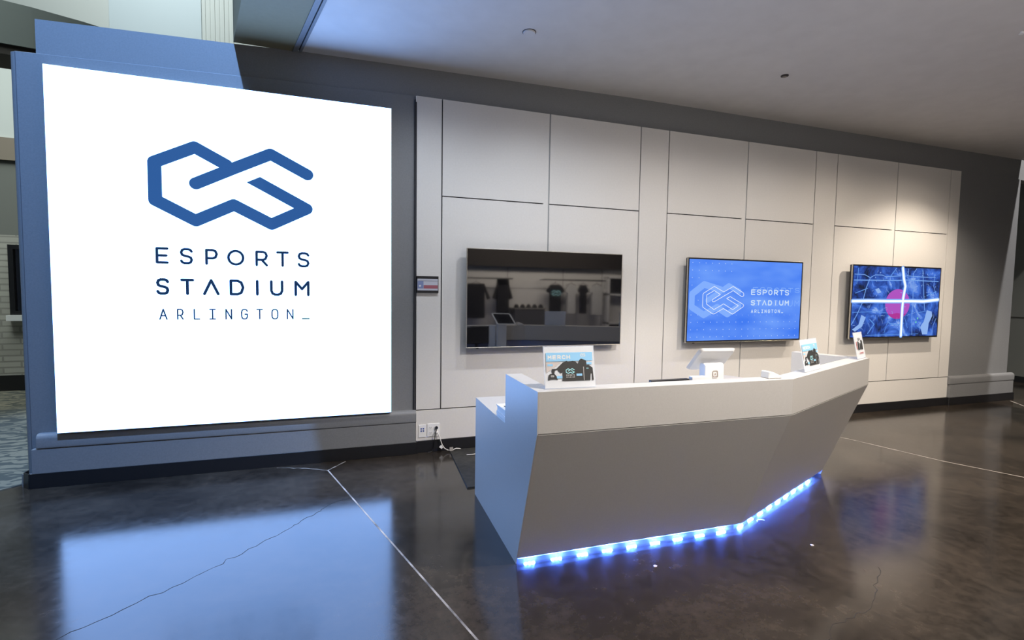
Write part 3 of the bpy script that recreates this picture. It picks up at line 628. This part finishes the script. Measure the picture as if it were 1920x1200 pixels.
def rounded(a, bb, c, d, r, n=5):   # rounded quad loop
    P = [a, bb, c, d]; out = []
    for i in range(4):
        p, pr_, nx = P[i], P[i-1], P[(i+1) % 4]; u = (pr_-p).normalized()*r; v = (nx-p).normalized()*r
        for k in range(n+1):
            s = k/n; out.append(p+u*(1-s)**2+v*s**2)
    return out
loop = rounded(TL, TR, BR, BL, .03); cen = (TL+BR)/2
b = B(); inner = [cen+(p-cen)*.90-nrm*.010 for p in loop]; b.prism([p+nrm*.006 for p in loop], inner); tb = b.build('tablet_shell', M['white'], t, bevel=.003)
b = B(); lp = [cen+(p-cen)*.86+nrm*.0066 for p in rounded(TL, TR, BR, BL, .008)]; b.prism(lp, [p+nrm*.0008 for p in lp]); b.build('screen', M['tabglass'], tb)
b = B(); b.box((1.85, -2.275, .7457), (2.04, -2.05, .757)); b.build('foot', M['white'], t, bevel=.003)
# card reader
t = thing('card_reader', 'small white wedge-shaped card reader on the ledge at the bend', 'card reader', (2.26, -2.385, 1.0503))
b = B(); q = [(0, 0), (.095, 0), (.098, .012), (.03, .040), (.004, .042)]
Dr = Vector((.97, -.10)).normalized(); Wr = Vector((-Dr.y, Dr.x)); o = Vector((2.195, -2.400))
b.prism([(o.x+Dr.x*s, o.y+Dr.y*s, 1.0503+z) for s, z in q], [(o.x+Dr.x*s+Wr.x*.07, o.y+Dr.y*s+Wr.y*.07, 1.0503+z) for s, z in q]); b.build('body', M['white'], t, bevel=.006, seg=3)
b = B(); b.box((o.x+.03, o.y+.003, 1.0503), (o.x+.07, o.y+.06, 1.0513)); b.build('foot', M['mgray'], t)
# brochures
gb = 'brochure stack on the low counter'
for k in range(8):
    dx, dy = random.uniform(-.004, .004), random.uniform(-.004, .004)
    b = B(); z = .7453+k*.0098; cx_, cy_ = .775+dx, -1.752+dy
    b.box((cx_-.045, cy_-.095, z), (cx_+.045, cy_+.085, z+.0088)); b.cur = 1; b.box((cx_-.0455, cy_-.0955, z+.0088), (cx_+.0455, cy_+.0855, z+.0096))
    if k == 7: b.cur = 2; b.box((cx_-.02, cy_-.07, z+.0096), (cx_+.035, cy_+.02, z+.0098))
    o = b.build('brochure', [M['whitem'], M['whitem'], M['ink']], None, origin=(cx_, cy_, z))
    pos = ['at the very bottom', 'second from the bottom', 'third from the bottom', 'fourth from the bottom', 'fourth from the top', 'third from the top', 'second from the top', 'topmost, dark print on its cover,'][k]
    tag(o, f'thick white brochure {pos} of the pile at the desk end', 'brochure', gb)

# ------------------------------------------------------------------ floor mat
b = B(); q = [(.758, -.03), (1.95, -.03), (2.6, -.20), (2.6, -.95), (1.95, -.985), (.705, -.985)]
q = [(.755, -.03), (2.35, -.03), (2.35, -.985), (.705, -.985)]
b.prism([(x, y, .0003) for x, y in q], [(x+.006*(1 if x < 1 else -1), y+.006*(1 if y < -.5 else -1), .011) for x, y in q]); o = b.build('floor_mat', M['mat'], None, origin=(1.5, -.5, 0)); tag(o, 'black textured rubber mat on the floor behind the desk', 'mat')

# ------------------------------------------------------------------ wall plates, plaque, cables
t = thing('data_outlet', 'white wall plate with four dark blue square jacks near the floor', 'wall outlet', (.503, 0, .205))
b = B(); b.box((.469, -.006, .145), (.537, -.0002, .265)); pt = b.build('plate', M['white'], t, bevel=.002)
for i in (0, 1):
    for j in (0, 1):
        b = B(); x, z = .486+i*.021, .198+j*.022; b.box((x, -.0075, z), (x+.013, -.006, z+.014)); b.build('jack', M['navyp'], t)
t = thing('power_outlet', 'white double power socket plate with plugs and cords in it', 'wall outlet', (.61, 0, .205))
b = B(); b.box((.550, -.006, .145), (.668, -.0002, .270)); b.build('plate', M['white'], t, bevel=.002)
for x in (.580, .637):
    for z in (.183, .232):
        b = B(); b.cyl((x, -.008, z), .0165, .002, 16, 'Y'); so = b.build('socket', M['white'], t)
        b = B(); b.box((x-.007, -.0086, z-.003), (x-.005, -.008, z+.007)); b.box((x+.005, -.0086, z-.003), (x+.007, -.008, z+.007)); b.box((x-.0015, -.0086, z-.011), (x+.0015, -.008, z-.007)); b.build('slots', M['black'], so)
t = thing('black_cable', 'black plug with thin black cord hanging from power socket', 'cord', (.637, -.02, .235))
b = B(); b.cyl((.637, -.034, .232), .013, .0245, 12, 'Y', r2=.015); b.build('plug', M['black'], t, bevel=.002)
b = B(); b.tube([(.637, -.03, .226), (.632, -.046, .212), (.620, -.046, .190), (.616, -.036, .155), (.615, -.026, .12), (.610, -.024, .05), (.59, -.03, .006), (.55, -.04, .004)], .0035); b.build('cable', M['black'], t)
t = thing('white_cable', 'white cord with paper tags drooping from power socket to floor', 'cord', (.645, -.02, .19))
b = B(); b.cyl((.640, -.034, .186), .012, .0245, 12, 'Y', r2=.014); b.build('plug', M['cable'], t, bevel=.002)
P = [(.640, -.033, .190), (.650, -.04, .175), (.662, -.045, .15), (.672, -.05, .11), (.685, -.055, .07), (.705, -.06, .038), (.735, -.066, .020), (.762, -.07, .016), (.79, -.07, .020), (.82, -.065, .028), (.85, -.06, .022), (.865, -.055, .017)]
b = B(); b.tube(P, .0048); b.build('cable', M['cable'], t, smooth=True)
b = B(); b.hexa([(.752, -.085, .0125), (.787, -.080, .0125), (.787, -.079, .0125), (.752, -.084, .0125), (.752, -.080, .048), (.787, -.075, .048), (.787, -.074, .048), (.752, -.079, .048)]); b.build('paper_tag', M['mgray'], t)
b = B(); b.hexa([(.655, -.056, .052), (.68, -.060, .032), (.681, -.059, .032), (.656, -.055, .052), (.677, -.056, .073), (.70, -.060, .053), (.701, -.059, .053), (.678, -.055, .073)]); b.build('paper_tag', M['whitem'], t)
b = B(); b.tube([(.88, -.24, .0155), (.93, -.25, .018), (.98, -.24, .0155)], .004); o = b.build('cable_end', M['cable'], None, origin=(.93, -.24, .0115)); tag(o, 'short white cable lying on the mat beside the desk end', 'cord')
t = thing('flag_plaque', 'small black wall plaque with red, white and blue flag picture', 'plaque', (.545, -.01, 1.6))
b = B(); b.box((.443, -.022, 1.520), (.648, -.0003, 1.676)); b.build('casing', M['black'], t, bevel=.003)
b = B(); b.box((.450, -.0235, 1.543), (.642, -.022, 1.651)); b.build('label_card', mat('faded_card', (.50, .52, .60), .5), t)
pl = Plane((.450, -.0235, 1.543), (1, 0, 0), (0, 0, 1), .0005); b = B(); poly(b, pl, [(.058, .018), (.190, .018), (.190, .049), (.058, .049)]); b.build('red_stripe', mat('faded_red', (.33, .10, .13), .5), t)
b = B(); poly(b, pl, [(.002, .018), (.056, .018), (.056, .088), (.002, .088)]); b.build('blue_field', mat('faded_blue', (.20, .25, .45), .5), t)
b = B(); cx_, cy_ = .024, .042; poly(b, pl, [(cx_+(.014 if k % 2 == 0 else .0055)*math.sin(k*math.pi/5), cy_+(.014 if k % 2 == 0 else .0055)*math.cos(k*math.pi/5)) for k in range(10)], .0003); b.build('star', M['whitem'], t)
b = B(); poly(b, pl, [(.002, .087), (.190, .087), (.190, .090), (.002, .090)], .0004); b.build('line', M['dgray'], t)
b = B(); b.box((.434, -.004, 3.26), (.4435, .0, 3.312)); o = b.build('angle_bracket', M['white'], None); tag(o, 'tiny pale bracket at the top left corner of the panelling', 'bracket')

# ------------------------------------------------------------------ ceiling fittings
b = B(); b.cyl((1.195, -.895, 3.574), .046, .010, 32, r2=.050); t = thing('sprinkler_cover', 'flat round pale cover disc on the ceiling, left one', 'ceiling fitting', (1.195, -.895, 3.585)); b.build('cover_plate', M['ceil'], t, bevel=.002)
b = B(); b.cyl((1.195, -.895, 3.584), .054, .006, 32); b.build('shadow_ring', M['gap'], t)
t = thing('pinhole_light', 'small dark oval pinhole fitting in the ceiling', 'ceiling fitting', (3.75, -.945, 3.61))
b = B(); b.cyl((3.75, -.945, 3.608), .034, .0065, 24); b.build('rim', M['brown'], t)
b = B(); b.cyl((3.760, -.935, 3.6072), .020, .001, 20); b.build('aperture', M['tan'], t)
t = thing('ceiling_hook', 'tiny pale fitting on the ceiling at the right edge', 'ceiling fitting', (4.79, -2.18, 3.615))
b = B(); b.cyl((4.79, -2.18, 3.600), .010, .014, 12); b.build('stem', M['white'], t)
b = B(); b.cyl((4.79, -2.18, 3.596), .018, .004, 16); b.build('disc', M['white'], t)

# ------------------------------------------------------------------ litter on the floor
for (x, y, s, lb) in ((1.47, -2.36, .014, 'tiny crumpled paper scrap on the floor in front of the desk centre'), (2.55, -2.45, .013, 'tiny pale scrap on the floor in front of the desk bend')):
    b = B(); P = [(x+s*random.uniform(.6, 1.2)*math.cos(a*math.pi/3.5), y+s*random.uniform(.6, 1.2)*math.sin(a*math.pi/3.5)) for a in range(7)]
    b.prism([(p[0], p[1], .0004) for p in P], [(p[0]*.6+x*.4, p[1]*.6+y*.4, .004) for p in P]); tag(b.build('paper_scrap', M['beige'], None, origin=(x, y, 0)), lb, 'litter')
b = B(); b.tube([(2.50+.03*math.cos(a/6*math.pi), -2.10+.02*math.sin(a/6*math.pi), .003) for a in range(7)], .002, 6); tag(b.build('plastic_curl', M['whitem'], None, origin=(2.5, -2.1, 0)), 'thin curved white plastic shred on the floor by the blue lights', 'litter')

# ------------------------------------------------------------------ merchandise alcove behind the camera (seen mirrored in the dark television)
b = B(); b.box((1.5, -9.7, 0), (10.5, -9.55, 2.25)); b.cur = 1
for x in (4.4, 6.2, 7.55): b.box((x, -9.552, 0), (x+.012, -9.545, 2.25))
b.box((1.5, -9.552, 1.62), (10.5, -9.545, 1.63)); struct(b.build('wall_shop', [M['panel'], M['gap']]))
b = B(); b.box((1.5, -9.7, 2.25), (10.5, -9.3, 3.6)); struct(b.build('wall_shop_header', M['brown']))
def garment(x, z, wd, h, mt, name, label, longs=False, printed=False):
    t = thing(name, label, 'clothing', (x, -9.2, z)); hw = wd/2; s = .10
    L_ = [(-.07, 0), (-.30*wd, -.03), (-hw, -.20 if not longs else -.42), (-hw+.09, -.25 if not longs else -.46), (-.30*wd, -.16), (-.31*wd, -h), (0, -h-.01)]
    pr = L_+[(-u, v) for u, v in reversed(L_[:-1])]
    b = B(); b.prism([(x-u, -9.24, z+v) for u, v in pr], [(x-u, -9.14, z+v) for u, v in pr]); b.build('garment', mt, t, bevel=.02)
    b = B(); b.tube([(x-.17, -9.19, z-.015), (x, -9.19, z+.05), (x+.17, -9.19, z-.015)], .008, 6); b.tube([(x, -9.19, z+.05), (x, -9.19, z+.10), (x+.02, -9.19, z+.115)], .004, 6); b.build('hanger', M['hangwood'], t)
    if printed:
        pl = Plane((x, -9.138, z-.25), (-1, 0, 0), (0, 0, 1), .002); b = B(); logo(b, pl, 0, 0, .27); b.build('printed_emblem', M['cyan'], t)
garment(3.35, 1.74, .85, .98, M['fabric'], 'hooded_jacket', 'black hooded jacket on the shop rail', True)
garment(4.15, 1.75, .60, .92, M['fabric'], 'zip_hoodie', 'black zip hoodie on the shop rail', True)
garment(5.80, 1.75, .60, .86, M['fabric'], 'printed_t_shirt', 'black shirt with pale blue emblem on the shop rail', printed=True)
garment(6.32, 1.75, .42, .86, M['fabricw'], 'white_t_shirt', 'white shirt on the shop rail')
garment(6.72, 1.75, .34, .86, M['fabric'], 'dark_blouse', 'black top between two white shirts on the shop rail')
garment(7.19, 1.75, .56, .90, M['fabricw'], 'pale_t_shirt', 'pale shirt at the right of the shop rail')
b = B(); b.tube([(2.9, -9.19, 1.895), (4.45, -9.19, 1.895)], .02); b.tube([(5.4, -9.19, 1.895), (7.5, -9.19, 1.895)], .02)
for x in (2.95, 4.4, 5.45, 7.45): b.tube([(x, -9.19, 1.895), (x, -9.549, 1.895)], .012)
tag(b.build('clothes_rail', M['black'], None), 'black clothes rail on the shop wall', 'rail')
t = thing('display_cabinet', 'dark display cabinet against the shop wall', 'cabinet', (4.97, -9.3, 0)); b = B(); b.box((4.5, -9.54, 0), (5.44, -9.1, 1.02)); b.build('body', M['dgray'], t)
b = B(); b.box((4.48, -9.54, 1.02), (5.46, -9.07, 1.05)); b.build('top', M['mgray'], t)
for k in range(5):
    b = B(); x = 4.60+k*.19; n = 12
    for j in range(4):
        r0, r1, z0, z1 = .08*math.cos(j*.38), .08*math.cos((j+1)*.38), 1.052+.11*math.sin(j*.38), 1.052+.11*math.sin((j+1)*.38)
        b.prism([(x+r0*math.cos(2*math.pi*i/n), -9.26+r0*math.sin(2*math.pi*i/n), z0) for i in range(n)], [(x+r1*math.cos(2*math.pi*i/n), -9.26+r1*math.sin(2*math.pi*i/n), z1) for i in range(n)])
    b.box((x-.06, -9.19, 1.052), (x+.06, -9.09, 1.06)); tag(b.build('baseball_cap', M['fabric'], None, origin=(x, -9.26, 1.052)), 'black cap in the row on the shop cabinet', 'cap', 'caps on the shop cabinet')
t = thing('cube_shelf', 'white cube shelf with dark compartments in the shop', 'shelf', (7.95, -9.3, 0))
b = B(); b.box((7.6, -9.54, 0), (8.9, -9.2, .10)); b.box((7.6, -9.54, .55), (8.9, -9.2, .6)); b.box((7.6, -9.54, 1.45), (8.9, -9.2, 1.5)); b.box((7.6, -9.54, 1.98), (8.9, -9.2, 2.03)); b.box((7.6, -9.54, .1), (7.65, -9.2, 2.0)); b.box((8.85, -9.54, .1), (8.9, -9.2, 2.0)); b.build('frame', M['whitem'], t)
b = B(); b.box((7.65, -9.54, .6-.5), (8.85, -9.3, .55)); b.box((7.65, -9.54, 1.5), (8.85, -9.3, 1.98)); b.build('compartment', M['fabric'], t)
